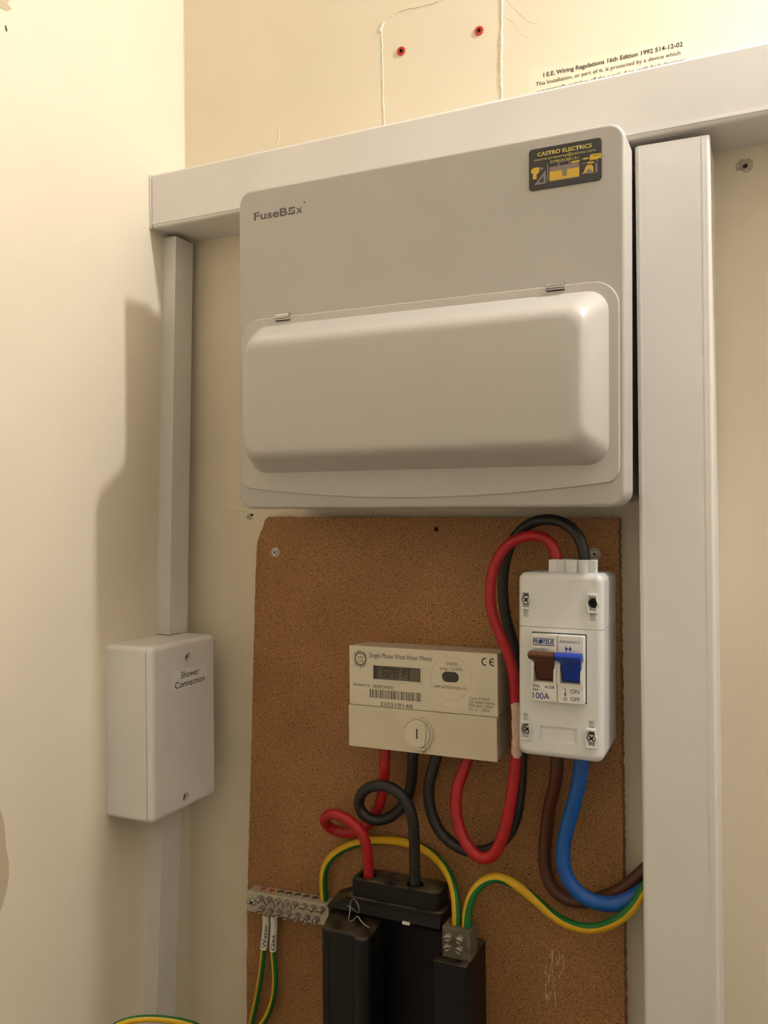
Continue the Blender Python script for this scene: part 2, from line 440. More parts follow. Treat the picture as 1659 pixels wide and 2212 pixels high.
# ------------------------------------------------------------------ trunking
t = thing('cable_trunking', 'wide white horizontal trunking running along the wall above the consumer unit', 'trunking', (3, 0, 277.5))
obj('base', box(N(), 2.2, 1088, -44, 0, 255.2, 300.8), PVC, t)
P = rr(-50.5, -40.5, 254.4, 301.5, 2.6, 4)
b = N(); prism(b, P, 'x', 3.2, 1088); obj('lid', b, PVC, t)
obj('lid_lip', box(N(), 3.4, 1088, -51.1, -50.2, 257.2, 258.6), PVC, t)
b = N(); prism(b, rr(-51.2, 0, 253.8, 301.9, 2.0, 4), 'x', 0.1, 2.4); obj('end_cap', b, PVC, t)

t = thing('cable_trunking', 'wide white upright trunking beside the consumer unit', 'trunking', (436.7, 0, -700))
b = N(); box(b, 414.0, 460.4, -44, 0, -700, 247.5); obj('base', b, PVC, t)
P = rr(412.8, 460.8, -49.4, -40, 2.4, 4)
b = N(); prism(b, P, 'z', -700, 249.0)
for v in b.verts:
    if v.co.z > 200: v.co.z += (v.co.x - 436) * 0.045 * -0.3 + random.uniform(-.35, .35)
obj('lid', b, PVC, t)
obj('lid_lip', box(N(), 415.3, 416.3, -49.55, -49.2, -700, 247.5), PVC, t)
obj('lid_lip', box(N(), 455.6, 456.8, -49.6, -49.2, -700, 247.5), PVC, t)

def lean(bm, x0, x1, yb, yt, z0, z1):
    loft(bm, [[(x0, yb[0], z0), (x1, yb[0], z0), (x1, yb[1], z0), (x0, yb[1], z0)], [(x0, yt[0], z1), (x1, yt[0], z1), (x1, yt[1], z1), (x0, yt[1], z1)]])
    return bm
t = thing('mini_trunking', 'narrow white trunking in the corner between the wide trunking and the junction box', 'trunking', (0, -32, -102))
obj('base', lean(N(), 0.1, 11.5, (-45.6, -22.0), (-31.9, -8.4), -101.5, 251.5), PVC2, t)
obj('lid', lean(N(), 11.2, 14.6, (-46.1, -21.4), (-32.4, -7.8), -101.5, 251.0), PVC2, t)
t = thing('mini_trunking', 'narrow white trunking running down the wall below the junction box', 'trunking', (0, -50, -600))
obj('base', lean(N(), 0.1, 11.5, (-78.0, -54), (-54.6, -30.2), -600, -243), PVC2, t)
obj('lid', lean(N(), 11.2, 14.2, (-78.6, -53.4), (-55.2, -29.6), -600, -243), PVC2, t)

# ------------------------------------------------------------------ shower junction box on the left wall (built facing -y, turned to face +x)
t = thing('junction_box', 'white plastic junction box labelled for the shower on the side wall', 'junction box', (0, -66.5, -172), (0, 0, math.pi / 2))
ORG[t.name] = Vector((0, 0, 0))
obj('body', prism(N(), rr(-42.5, 42.5, -70, 70, 4), 'y', -0.2, -40.9, .3), PVC, t)
obj('seam_core', prism(N(), rr(-41.6, 41.6, -69.1, 69.1, 3.4), 'y', -30, -42.5), PVC, t)
lid = obj('lid', prism(N(), rr(-42.6, 42.6, -70.1, 70.1, 4.6), 'y', -41.5, -47, 4.4, .25, seg=5), PVC, t)
cut(lid, cyl(cyl(N(), (4, 55), 4.1, -43.4, -50, n=24), (0, -61), 4.1, -43.4, -50, n=24), t)
for cx, cz, sa in ((4, 55, .5), (0, -61, 1.1)):
    screw('screw', cx, cz, -43.4, 3.0, ZINC, t, h=1.2, cross=False, slot_a=sa, y_in=0)
st = obj('label_sticker', prism(N(), rect(-17.3, 29.3, 29.8, 46.9), 'y', -46.9, -47.2), LABEL, t, smooth=0)
text('Shower', -6, 18.2, 39.3, 5.6, -47.2, INK, st, bold=0.004)
text('Connection', -14, 26.2, 31.9, 5.6, -47.2, INK, st, bold=0.004)

# ------------------------------------------------------------------ consumer unit
FR = (0, 0.0083, 0)
t = thing('consumer_unit', 'large white metal consumer unit with a long moulded plastic flap', 'fuse box', (264.5, 0, 129.5), FR)
L, R_, T, B_ = 117.4, 411.7, 253.0, 5.8
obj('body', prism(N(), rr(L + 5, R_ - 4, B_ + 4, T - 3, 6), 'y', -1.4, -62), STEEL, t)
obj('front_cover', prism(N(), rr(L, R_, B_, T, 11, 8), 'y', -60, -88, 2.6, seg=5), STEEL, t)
# flap: flange with bowed lower edge, deep rounded bulge
x0, x1, zt, zb = 120.5, 408.0, 151.8, 21.0
P = []
for i in range(9): a = math.radians(90 * i / 8); P.append((x1 - 17 + 17 * math.cos(a), zt - 17 + 17 * math.sin(a)))
for i in range(9): a = math.radians(90 + 90 * i / 8); P.append((x0 + 17 + 17 * math.cos(a), zt - 17 + 17 * math.sin(a)))
for i in range(5): a = math.radians(180 + 70 * i / 4); P.append((x0 + 10 + 10 * math.cos(a), zb + 10 + 10 * math.sin(a)))
for i in range(1, 24):
    u = i / 24; P.append((x0 + 7 + (x1 - x0 - 14) * u, zb + .5 - 8.4 * (1 - (2 * u - 1) ** 2)))
for i in range(5): a = math.radians(290 + 70 * i / 4); P.append((x1 - 10 + 10 * math.cos(a), zb + 10 + 10 * math.sin(a)))
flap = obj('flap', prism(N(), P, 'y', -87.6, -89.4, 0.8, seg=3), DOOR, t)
def bulge_ring(s, y):
    # s = 0 at the foot of the bulge, 1 at its flat face
    return [(p[0], y, p[1]) for p in rr(129 + 15 * s, 401.5 - 14 * s, 33.0 + 15 * s, 146.0 - 22 * s, 14 - 3 * s, 8)]
prof = [(0.0, -89.2), (0.02, -89.9), (0.05, -91.2), (0.09, -92.8), (0.36, -103.6), (0.52, -110.0), (0.60, -112.8), (0.70, -115.2), (0.82, -117.0), (0.94, -117.9), (1.05, -118.2)]
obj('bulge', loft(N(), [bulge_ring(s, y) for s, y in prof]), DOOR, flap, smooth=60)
for cx in (158.5, 367.0):
    h = obj('hinge_clip', prism(N(), circ(-89.6, 152.0, 2.1, 18), 'x', cx - 6, cx + 6), CHROME, t)
    obj('hinge_slot', prism(N(), rect(cx - 6.0, cx + 6.0, 148.2, 150.1), 'y', -88, -90.2), DARK, h, smooth=0)
    obj('hinge_pin', prism(N(), circ(-89.6, 149.4, 0.8, 12), 'x', cx - 5.6, cx + 6.6), CHROME, h)
text('FuseB', 131.8, 161.6, 228.6, 6.3, -88, INKG, t, name='logo_lettering', bold=0.02)
text('x', 169.4, 174.9, 228.6, 6.3, -88, INKG, t, name='logo_lettering', bold=0.02)
P = [(162.4, 229.6), (168.4, 229.6), (168.4, 231.2), (163.9, 231.2), (163.9, 232.2), (162.4, 232.2)]
b = N(); prism(b, [(162.4, 228.6), (168.2, 228.6), (168.2, 231.4), (166.9, 231.4), (166.9, 229.8), (162.4, 229.8)], 'y', -87.9, -88.12)
prism(b, [(162.9, 234.0), (162.9, 230.6), (164.2, 230.6), (164.2, 232.8), (168.4, 232.8), (168.4, 234.0)][::-1], 'y', -87.9, -88.12)
prism(b, rect(165.2, 165.9, 230.5, 232.0), 'y', -87.9, -88.12)
obj('logo_lettering', b, INKG, t, smooth=0)
obj('logo_mark', cyl(N(), (176.6, 236.0), 0.7, -87.9, -88.12, n=10), INKG, t, smooth=0)
# installer's sticker
SX0, SX1, SZ0, SZ1 = 349.0, 397.0, 216.9, 244.6
def S(u, v): return (SX0 + u * (SX1 - SX0), SZ0 + v * (SZ1 - SZ0))
st = obj('sticker', prism(N(), rr(SX0, SX1, SZ0, SZ1, 2.4, 5), 'y', -87.9, -88.5, 0.25), STK, t, label='glossy black installer sticker with yellow print')
SY = -88.5
text('CASTRO ELECTRICS', *[S(u, 0)[0] for u in (.12, .87)], S(0, .805)[1], 2.6, SY, STT, st, bold=0.03)
text('castro.property@yahoo.com', *[S(u, 0)[0] for u in (.08, .92)], S(0, .70)[1], 1.9, SY, STT, st)
text('07907688151', *[S(u, 0)[0] for u in (.30, .69)], S(0, .585)[1], 1.9, SY, STT, st)
def sp(name, m, *pts): return flat([S(*p) for p in pts], SY, m, st, name)
sp('printed_toolbox', STY, (.29, .17), (.70, .17), (.70, .39), (.29, .39))
sp('printed_toolbox_lid', STG, (.29, .395), (.70, .395), (.70, .50), (.29, .50))
sp('printed_toolbox_foot', STG, (.29, .15), (.70, .15), (.70, .166), (.29, .166))
b = N()
for q in (((.41, .50), (.425, .50), (.425, .575), (.41, .575)), ((.555, .50), (.57, .50), (.57, .575), (.555, .575)), ((.41, .575), (.57, .575), (.56, .60), (.42, .60))):
    prism(b, [S(*p) for p in q], 'y', SY + .05, SY - .12)
obj('printed_handle', b, STG, st, smooth=0)
o = flat([S(*p) for p in ((.475, .23), (.525, .23), (.54, .45), (.46, .45))], SY - .1, STG, st, 'printed_latch')
sp('printed_drill', STY, (.055, .27), (.11, .27), (.11, .38), (.145, .42), (.145, .545), (.06, .545), (.03, .50), (.03, .44), (.06, .40))
sp('printed_chuck', STG, (.15, .46), (.20, .475), (.22, .50), (.20, .52), (.15, .53))
b = N(); tri = [S(.075, .13), S(.235, .13), S(.235, .45)]; ring(b, tri, inset(tri, 1.25), 'y', SY + .05, SY - .12); obj('printed_set_square', b, STG, st, smooth=0)
sp('printed_saw', STG, (.255, .15), (.275, .17), (.265, .20), (.275, .23), (.268, .60), (.258, .60))
sp('printed_level', STY, (.59, .505), (.705, .515), (.705, .555), (.59, .55))
sp('printed_cutter', STY, (.84, .50), (1.0 - .005, .50), (.995, .63), (.86, .64), (.835, .58))
sp('printed_cutter_line', STK, (.885, .585), (.98, .59), (.98, .60), (.885, .60))
sp('printed_screwdriver', STY, (.75, .545), (.82, .54), (.825, .575), (.755, .58))
sp('printed_screwdriver', STG, (.725, .555), (.75, .555), (.75, .57), (.725, .57))
sp('printed_screwdriver', STY, (.81, .43), (.89, .425), (.895, .465), (.815, .475))
sp('printed_screwdriver', STG, (.73, .445), (.81, .445), (.81, .46), (.73, .46))
sp('printed_tape_measure', STY, (.735, .21), (.79, .22), (.80, .20), (.885, .20), (.89, .34), (.865, .40), (.80, .40), (.775, .33), (.765, .26))
flat([S(*p) for p in ((.79, .205), (.875, .205), (.86, .28), (.83, .305), (.80, .28))], SY - .1, STG, st, 'printed_tape_measure')
sp('printed_hammer', STG, (.915, .20), (.945, .20), (.94, .42), (.915, .42))
sp('printed_spanner', STG, (.93, .44), (.945, .44), (.96, .50), (.995, .505), (.995, .52), (.945, .515))

# ------------------------------------------------------------------ hardboard backing
t = thing('backing_board', 'rough brown hardboard backing panel with ragged edges screwed to the wall', 'board', (232, 0, -620))
P = []
def edge(a, b, n, j):
    for i in range(n):
        u = i / n; nx, nz = -(b[1] - a[1]), b[0] - a[0]; l = math.hypot(nx, nz); k = random.uniform(-j, j)
        P.append((a[0] + (b[0] - a[0]) * u + nx / l * k, a[1] + (b[1] - a[1]) * u + nz / l * k))
edge((66.5, -620), (394.5, -620), 4, 0); edge((394.5, -620), (393.9, -369), 110, .45); edge((393.9, -369), (393.2, -3), 170, .45)
edge((393.2, -3.0), (280, -1.6), 30, .35); edge((280, -1.6), (95.5, 0.6), 40, .35); edge((95.5, .6), (92.5, -1.2), 3, .3); edge((92.5, -1.2), (83.3, -22), 10, .35); edge((83.3, -22), (80, -90), 14, .45); edge((80, -90), (69.5, -350), 130, .35); edge((69.5, -350), (66.5, -620), 40, .45)
panel = obj('panel', prism(N(), P, 'y', -0.2, -12.0), BOARD, t, smooth=25)
cut(panel, cyl(N(), (251.3, -10.5), 1.9, -4, -14, n=14), t)
for cx, cz, a in ((102.3, -30.1, .6), (375.8, -29.1, .2)):
    wsh = obj('washer', cyl(N(), (cx, cz), 4.6, -11.6, -12.5, n=26, bev=.25), ZINC, t)
    screw('screw_head', cx, cz, -12.5, 2.4, CHROME, wsh, h=.9, slot_a=a, y_in=.5)
b = N()
rnd = random.Random(4)
for i in range(26):
    sx = rnd.uniform(336, 351); sz = rnd.uniform(-362, -322); L_ = rnd.uniform(3, 11); a = rnd.uniform(-.5, .4) + (-.25)
    p = [(sx, -12.0, sz), (sx + math.sin(a) * L_ * .5 + rnd.uniform(-.6, .6), -12.06, sz - L_ * .5), (sx + math.sin(a) * L_, -12.0, sz - L_)]
    tube(b, spline(p, 1.5), .2, 4)
o = obj('scuff_marks', b, SCUFF, t, label='pale dusty scuff marks'); o['kind'] = 'stuff'

# ------------------------------------------------------------------ isolator switch
IR = (0, 0.0095, 0)
t = thing('isolator_switch', 'white mains isolator with one brown and one blue toggle', 'isolator', (362.2, -12, -103), IR)
X0, X1, ZT, ZB, YF = 333.0, 391.6, -39.8, -166.6, -68.0
def half(z0, z1, top):
    n = 6; r = 5.5; P = []
    if top:
        P = [(X0, z0), (X1, z0)] + [(X1 - r + r * math.cos(math.radians(a)), z1 - r + r * math.sin(math.radians(a))) for a in range(0, 91, 15)] + [(X0 + r + r * math.cos(math.radians(a)), z1 - r + r * math.sin(math.radians(a))) for a in range(90, 181, 15)]
    else:
        P = [(X1, z1), (X0, z1)] + [(X0 + r + r * math.cos(math.radians(a)), z0 + r + r * math.sin(math.radians(a))) for a in range(180, 271, 15)] + [(X1 - r + r * math.cos(math.radians(a)), z0 + r + r * math.sin(math.radians(a))) for a in range(270, 361, 15)]
    return P
def enclosure(z0, z1, top):
    # rounded front edge on the outer sides only; the seam stays square
    P = half(z0, z1, top); R = []; bev = 4.5
    zs = z0 if top else z1
    def ins(d):
        Q = inset(P, d)
        return [(q[0], zs if abs(p[1] - zs) < 1e-6 else q[1]) for p, q in zip(P, Q)]
    R.append([(p[0], -12.2, p[1]) for p in ins(1.2)])
    for i in range(6):
        a = math.pi / 2 * i / 5
        R.append([(p[0], YF + bev * (1 - math.sin(a)), p[1]) for p in ins(bev * (1 - math.cos(a)))])
    return loft(N(), R)
SP = [(338.9, -58.9, 0), (384.6, -59.6, 1), (338.6, -149.2, 1), (383.6, -150.2, 0)]
up = obj('terminal_cover', enclosure(-77.2, ZT, True), ABS, t)
lo = obj('enclosure', enclosure(ZB, -77.5, False), ABS, t)
def well(b, s):
    cyl(b, (s[0], s[1]), 3.4, YF + 7, YF - 3, n=24)
    box(b, s[0] - 1.9, s[0] + 1.9, YF - 2, YF + 3, s[1] - 4.9, s[1] + 4.9)
    dz = -9.3 if s[1] > -100 else 9.3
    box(b, s[0] - 1.7, s[0] + 1.7, YF - 2, YF + 2.2, s[1] + dz - 2.4, s[1] + dz + 2.4)
    return b
b = N(); well(b, SP[0]); well(b, SP[1]); cut(up, b, t)
b = N(); well(b, SP[2]); well(b, SP[3])
prism(b, rr(348.6, 374.0, -155.4, -145.0, .8, 3), 'y', YF + 1.0, YF - 3)
box(b, 343.0, 380.6, YF - 8, YF + 14, -127.6, -80.6)
cut(lo, b, t)
for cx, cz, deep in SP:
    def shape(k):
        w, h, r = 3.2 * k, 6.6 * k + (1 - k) * -.6, 4.1 * k; out = []
        for i in range(40):
            a = 2 * math.pi * i / 40; c, s = math.cos(a), math.sin(a)
            d = min(w / max(abs(c), 1e-6), h / max(abs(s), 1e-6)); out.append((cx + c * max(d if d < h * 1.08 else h * 1.08, r), cz + s * max(d if d < h * 1.08 else h * 1.08, r)))
        return out
    po = shape(1.0); pi = shape(.77)
    tb = obj('screw_tab', ring(N(), po, pi, 'y', YF + .5, YF - 1.9, .45), ABS, t)
    screw('screw', cx, cz, YF + (4.0 if deep else 0.6), 2.8, (BAKE2 if deep and cz > -100 else CHROME), tb, h=1.0, slot_a=.7, y_in=3)
b = N()
for cx in (359.3, 375.3):
    ring(b, circ(cx, -44.5, 8.2, 28), circ(cx, -44.5, 6.6, 28), 'z', -41, -31.3)
for q in ([(351.2, -53.5), (356.5, -52.0), (352.2, -44.5)], [(383.4, -53.5), (378.2, -52.0), (382.4, -44.5)], [(363.5, -54), (371, -54), (367.3, -46)]):
    prism(b, q, 'z', -41, -31.6)
obj('cable_shroud', b, ABS, t)
for cx, nm in ((353.5, 'b'), (371.2, 'c')):
    obj('cable_gland', prism(N(), circ(cx, -38, 8, 24), 'z', -166, -168.5, 1.5), ABS, t)
# two switch modules
def toggle(xc, m, mod):
    def sec(wd, ysh, zz, th):  # one cross-section of the toggle: width wd, front y, back y at height zz
        return [(xc - wd / 2, ysh + th, zz), (xc + wd / 2, ysh + th, zz), (xc + wd / 2, ysh, zz), (xc - wd / 2, ysh, zz)]
    secs = [sec(13.0, -70.5, -112.5, 4), sec(13.0, -72.8, -108, 4), sec(13.0, -75.2, -103.5, 4), sec(13.4, -78.2, -100.2, 4.6), sec(15.4, -81.5, -98.2, 6), sec(17.2, -85.2, -96.6, 8),
            sec(17.5, -87.0, -95.0, 9), sec(17.5, -87.4, -93.6, 8), sec(17.3, -86.6, -92.2, 6.5), sec(16.9, -84.6, -91.6, 4.0)]
    b = loft(N(), secs)
    bmesh.ops.bevel(b, geom=b.edges[:], offset=.55, segments=2, affect='EDGES', clamp_overlap=True)
    return obj('toggle', b, m, mod, smooth=50)
for x0, x1, tm in ((343.9, 361.7, BRTOG), (361.9, 379.8, BLTOG)):
    xc = (x0 + x1) / 2
    b = N()
    mod = obj('switch_module', prism(b, rr(x0, x1, -127.0, -113.6, .5, 2), 'y', -58, -74, .7, seg=2), MODW, t)
    bb = N(); prism(bb, rr(x0, x1, -97.5, -81.4, .5, 2), 'y', -58, -74, .7, seg=2); obj('module_top', bb, MODW, mod)
    bb = N(); box(bb, x0, x1, -64, -58, -114, -97); obj('toggle_well', bb, DARK, mod, smooth=0)
    bb = N()
    for e0, e1 in ((x0 + .05, x0 + 2.1), (x1 - 2.1, x1 - .05)):
        prism(bb, [(-60, -114.5), (-75.4, -114.5), (-75.6, -110.0), (-74.6, -104), (-72.4, -97.0), (-60, -97.0)][::-1], 'x', e0, e1)
    obj('cheek', bb, MODW, mod)
    toggle(xc + .9, tm, mod)
    if tm is BRTOG:
        text('PROTEUS', 345.3, 359.8, -87.8, 3.0, -74, INKB, mod, bold=0.03)
        flat(rect(345.2, 360.0, -84.5, -84.0), -74, INKB, mod, 'logo_bar'); flat(rect(345.2, 360.0, -88.9, -88.4), -74, INKB, mod, 'logo_bar')
        flat(circ(350.7, -86.3, 1.5, 18), -74.05, INKB, mod, 'logo_disc')
        text('230/400V~', 345.3, 356.9, -92.6, 1.9, -74, INKB, mod)
        text('EMI5', 345.2, 349.8, -117.7, 1.9, -74, INKB, mod); text('AC22B', 353.4, 359.9, -117.7, 1.8, -74, INKB, mod, bold=.01)
        text('IP2X', 345.2, 349.2, -120.1, 1.7, -74, INKB, mod, bold=.01); text('100A', 345.2, 356.6, -125.4, 4.5, -74, INKB, mod, bold=.005)
    else:
        text('BSEN60947-3', 363.8, 377.0, -86.3, 1.7, -74, INKB, mod)
        b = N()
        for dx in (0, 2.6):
            prism(b, rect(367.9 + dx, 368.3 + dx, -92.6, -90.8), 'y', -73.95, -74.12); prism(b, [(367.2 + dx, -90.8), (369.0 + dx, -90.8), (368.5 + dx, -89.2), (367.7 + dx, -89.2)], 'y', -73.95, -74.12); prism(b, rect(368.0 + dx, 368.3 + dx, -89.2, -88.4), 'y', -73.95, -74.12)
        prism(b, rect(368.3, 370.7, -90.4, -90.1), 'y', -73.95, -74.12)
        obj('switch_symbol', b, INKB, mod, smooth=0)
        text('ON', 370.9, 376.6, -119.9, 2.9, -74, INKB, mod); text('OFF', 370.9, 377.1, -125.1, 2.9, -74, INKB, mod)
        b = N(); prism(b, rect(367.2, 367.6, -118.7, -116.7), 'y', -73.95, -74.12)
        prism(b, [(367.4, -119.2), (366.6, -120.4), (368.2, -120.4)], 'y', -73.95, -74.12); prism(b, [(367.4, -122.2), (368.2, -121.0), (366.6, -121.0)], 'y', -73.95, -74.12); prism(b, rect(367.2, 367.6, -121, -120.4), 'y', -73.95, -74.12)
        ring(b, circ(367.4, -124.0, 1.2, 18), circ(367.4, -124.0, .8, 18), 'y', -73.95, -74.12)
        obj('on_off_symbol', b, INKB, mod, smooth=0)

# ------------------------------------------------------------------ electricity meter
t = thing('electricity_meter', 'cream single phase electricity meter with grey display and round seal knob', 'electricity meter', (250.5, -12, -180))
YM = -46.0
body = obj('body', prism(N(), rr(190.1, 311.4, -147.45, -101.2, .7, 3), 'y', -12.2, YM, .6, draft=1.5), METER, t)
tc_ = obj('terminal_cover', prism(N(), rr(189.2, 310.4, -180.3, -147.75, .7, 3), 'y', -12.4, YM, .5, draft=1.2), METER2, t)
cb = N(); box(cb, 211.0, 250.8, YM - 2, YM + 2.2, -126.2, -115.6); prism(cb, rr(268.0, 281.4, -124.4, -116.6, 3.7, 5), 'y', YM + 1.5, YM - 2)
cut(body, cb, t)
disp = obj('display', prism(N(), rect(211.05, 250.75, -126.15, -115.65), 'y', YM + 2.4, YM + 1.0), LCD, t, smooth=0)
o = obj('seam_backing', box(N(), 192, 309, -43, -14, -148.4, -147.0), METER2, t)
obj('display_shade', prism(N(), rect(211.1, 214.2, -126.1, -115.7), 'y', YM + 1.2, YM + .94), LCDD, disp, smooth=0)
SEGS = {'6': 'afedcg', '2': 'abged', '1': 'bc', '9': 'abcdfg'}
def digit(b, ch, x, z, w_, h_, th):
    y0, y1 = YM + 1.05, YM + .9; hm = h_ / 2
    seg = {'a': (x, x + w_, z + h_ - th, z + h_), 'd': (x, x + w_, z, z + th), 'g': (x, x + w_, z + hm - th / 2, z + hm + th / 2), 'f': (x, x + th, z + hm, z + h_), 'e': (x, x + th, z, z + hm), 'b': (x + w_ - th, x + w_, z + hm, z + h_), 'c': (x + w_ - th, x + w_, z, z + hm)}
    for s in SEGS[ch]: q = seg[s]; prism(b, rect(*q), 'y', y0, y1)
for i, ch in enumerate('62619'):
    b = N(); digit(b, ch, 218.6 + i * 4.75, -124.4, 3.6, 6.8, .8); obj('digit', b, LCDD, disp, smooth=0)
b = N(); ring(b, rect(209.6, 252.2, -127.6, -114.4), rect(211.0, 250.8, -126.2, -115.6), 'y', YM + .3, YM - .5, .2); obj('display_bezel', b, METER, t)
obj('pulse_lens', prism(N(), rr(268.05, 281.35, -124.35, -116.65, 3.7, 5), 'y', YM + 1.7, YM + .7, .3), SMOKE, t)
b = N(); ring(b, circ(274.7, -121.3, 16.3, 56), circ(274.7, -121.3, 15.5, 56), 'y', YM + .3, YM - .3, .15); obj('dial_ring', b, METER, t)
text('Single Phase Watt Hour Meter', 207.6, 260.6, -109.6, 3.9, YM, INKM, t)
text('1000', 272.0, 280.4, -111.7, 2.4, YM, INKM, t); text('imp / kWh', 266.8, 284.2, -115.4, 2.4, YM, INKM, t)
text('AMPY AUTOMATION - UK', 261.6, 287.6, -129.3, 2.2, YM, INKM, t)
def arc(cx, cz, r, a0, a1, th):
    A = [math.radians(a0 + (a1 - a0) * i / 14) for i in range(15)]
    return [(cx + r * math.cos(a), cz + r * math.sin(a)) for a in A] + [(cx + (r - th) * math.cos(a), cz + (r - th) * math.sin(a)) for a in A[::-1]]
b = N(); prism(b, arc(302.0, -107.4, 2.9, 75, 285, .85), 'y', YM + .05, YM - .1); obj('lettering', b, INK, t, smooth=0)
b = N(); prism(b, arc(308.0, -107.4, 2.9, 75, 285, .85), 'y', YM + .05, YM - .1); prism(b, rect(305.6, 308.4, -107.8, -107.0), 'y', YM + .05, YM - .1); obj('lettering', b, INK, t, smooth=0)
text('PROPERTY OF', 193.6, 208.2, -132.7, 1.9, YM, INKM, t); text('SEEBOARD', 210.6, 228.4, -133.2, 2.7, YM, INKM, t)
text('D0319148', 217.6, 243.9, -146.7, 3.3, YM, INKM, t)
for s, xe, z in (('Type 5196A', 305.2, -135.8), ('20-100A 50Hz', 309.0, -138.6), ('1PH 2W 230V', 307.8, -141.3), ('Cl. 2   2003', 305.0, -144.0)):
    text(s, 289.0, xe, z, 2.0, YM, INKM, t)
b = N(); x = 207.8; rnd = random.Random(11)
while x < 251.4:
    wd = rnd.choice([.35, .35, .7, 1.0]); prism(b, rect(x, x + wd, -140.9, -134.3), 'y', YM + .05, YM - .1); x += wd + rnd.choice([.35, .4, .7, .9])
obj('barcode', b, INKM, t, smooth=0)
b = N(); ring(b, circ(200.0, -111.3, 5.2, 36), circ(200.0, -111.3, 4.2, 36), 'y', YM + .05, YM - .1); em = obj('approval_emblem', b, INKM, t, smooth=0)
text('436', 197.4, 202.6, -111.0, 2.3, YM, INKM, em); text('Y103', 197.0, 203.0, -114.0, 2.0, YM, INKM, em)
def arctext(s, R0, a0, a1, h, top):
    for i, ch in enumerate(s):
        if ch == ' ': continue
        a = math.radians(a0 + (a1 - a0) * i / (len(s) - 1))
        px, pz = 200.0 + R0 * math.cos(a), -111.3 + R0 * math.sin(a); th = a - math.pi / 2 if top else a + math.pi / 2
        def rot(bm, px=px, pz=pz, th=th):
            for v in bm.verts:
                u, q = v.co.x, v.co.z; v.co.x = px + u * math.cos(th) - q * math.sin(th); v.co.z = pz + u * math.sin(th) + q * math.cos(th)
        text(ch, -.5, .5, -h / 2, h, YM, INKM, em, rot=rot)
arctext('SERVICE 2000', 6.1, 150, 30, 1.3, True); arctext('CERTIFIED', 6.1, 215, 325, 1.3, False)
kb = obj('seal_knob', ring(N(), circ(248.2, -165.0, 12.6, 44), circ(248.2, -165.0, 10.7, 44), 'y', YM + .5, YM - 2.0, .8), METER2, t)
obj('knob_face', cyl(N(), (248.0, -165.0), 10.6, YM + .4, YM - 1.6, n=40, bev=.5), METER, kb)
obj('knob_slot', prism(N(), rect(247.4, 248.3, -169.0, -161.3), 'y', YM - 1.4, YM - 1.72), DARK, kb, smooth=0)
o = obj('knob_gap', ring(N(), circ(248.0, -165.0, 10.75, 40), circ(248.0, -165.0, 10.4, 40), 'y', YM - .4, YM - 1.0), INKM, kb, smooth=0)
obj('seal_wire', tube(N(), relax(spline([(255.0, YM - 1.9, -156.4), (256.0, YM - 3.0, -160), (255.6, YM - 2.8, -166), (255.0, YM - 2.6, -171), (254.0, YM - 3.0, -175), (253.2, YM - 2.5, -176)], 1)), .3, 6), WIRE, kb)
b = N(); bmesh.ops.create_icosphere(b, subdivisions=2, radius=1.9, matrix=Matrix.Translation((253.4, YM - 2.0, -176.6))); obj('lead_seal', b, CHROME, kb, smooth=80)

# ------------------------------------------------------------------ earth terminal bar
t = thing('earth_bar', 'nickel plated earth terminal bar with two rows of slotted screws', 'terminal bar', (79.0, -12, -330), (0, -0.02, 0))
bar = obj('bar', prism(N(), rr(79, 158.5, -338.6, -321.4, .5, 2), 'y', -12.2, -25.4, .4), NICKEL, t)
cb = N()
HX = [90.7 + i * 8.5 for i in range(8)]
for hx in HX: cyl(cb, (hx, -17.6), 2.7, -334, -310, 'z', 16)
cut(bar, cb, t)
for hx in HX[2:7]:
    obj('hole_rim', ring(N(), circ(hx, -17.6, 3.2, 18), circ(hx, -17.6, 2.5, 18), 'z', -322.0, -320.8, .2), CHROME, t)
rnd = random.Random(2)
for i in range(8):
    for row in (0, 1):
        if row == 1 and i == 7: continue
        sx = 93.6 + 8.5 * i if row == 0 else 94.2 + 8.9 * i; sz = -325.0 if row == 0 else -334.4
        screw('terminal_screw', sx, sz, -25.4, 2.5, ZINC, t, h=rnd.uniform(6.0, 8.5), cross=False, slot_a=rnd.uniform(0, 3.1), y_in=2)
screw('fixing_screw', 84.6, -330.0, -25.4, 3.5, CHROME, t, h=2.6, slot_a=.5)

# ------------------------------------------------------------------ service cut-out
t = thing('service_cutout', 'dusty black service cut-out with the two supply tails in its top', 'cut-out', (225, -12, -560))
obj('base', prism(N(), rr(166, 263, -560, -310, 3), 'y', -12.2, -18, 2), BAKE, t)
tcv = obj('terminal_cover', prism(N(), rr(187.5, 262.0, -41.5, -18, 4, 5), 'z', -300, -286.2, 1.2, seg=3), BAKE, t)
cb = N()
for cx, cy in ((198.6, -32.8), (239.4, -33.6)): cyl(cb, (cx, cy), 6.6, -294, -280, 'z', 26)
cut(tcv, cb, t)
for cx, cy in ((219.4, -30), (254.0, -30)): obj('knockout', cyl(N(), (cx, cy), 5.8, -287, -285.7, 'z', 24, .4), BAKE, tcv)
for cx, cy in ((198.6, -32.8), (239.4, -33.6)): obj('cable_bush', ring(N(), circ(cx, cy, 8.0, 30), circ(cx, cy, 6.5, 30), 'z', -288, -285.6, .4), BAKE, tcv)
obj('cover_lip', prism(N(), rr(183.5, 265.5, -44, -16, 4, 5), 'z', -303.2, -300, .8), BAKE, t)
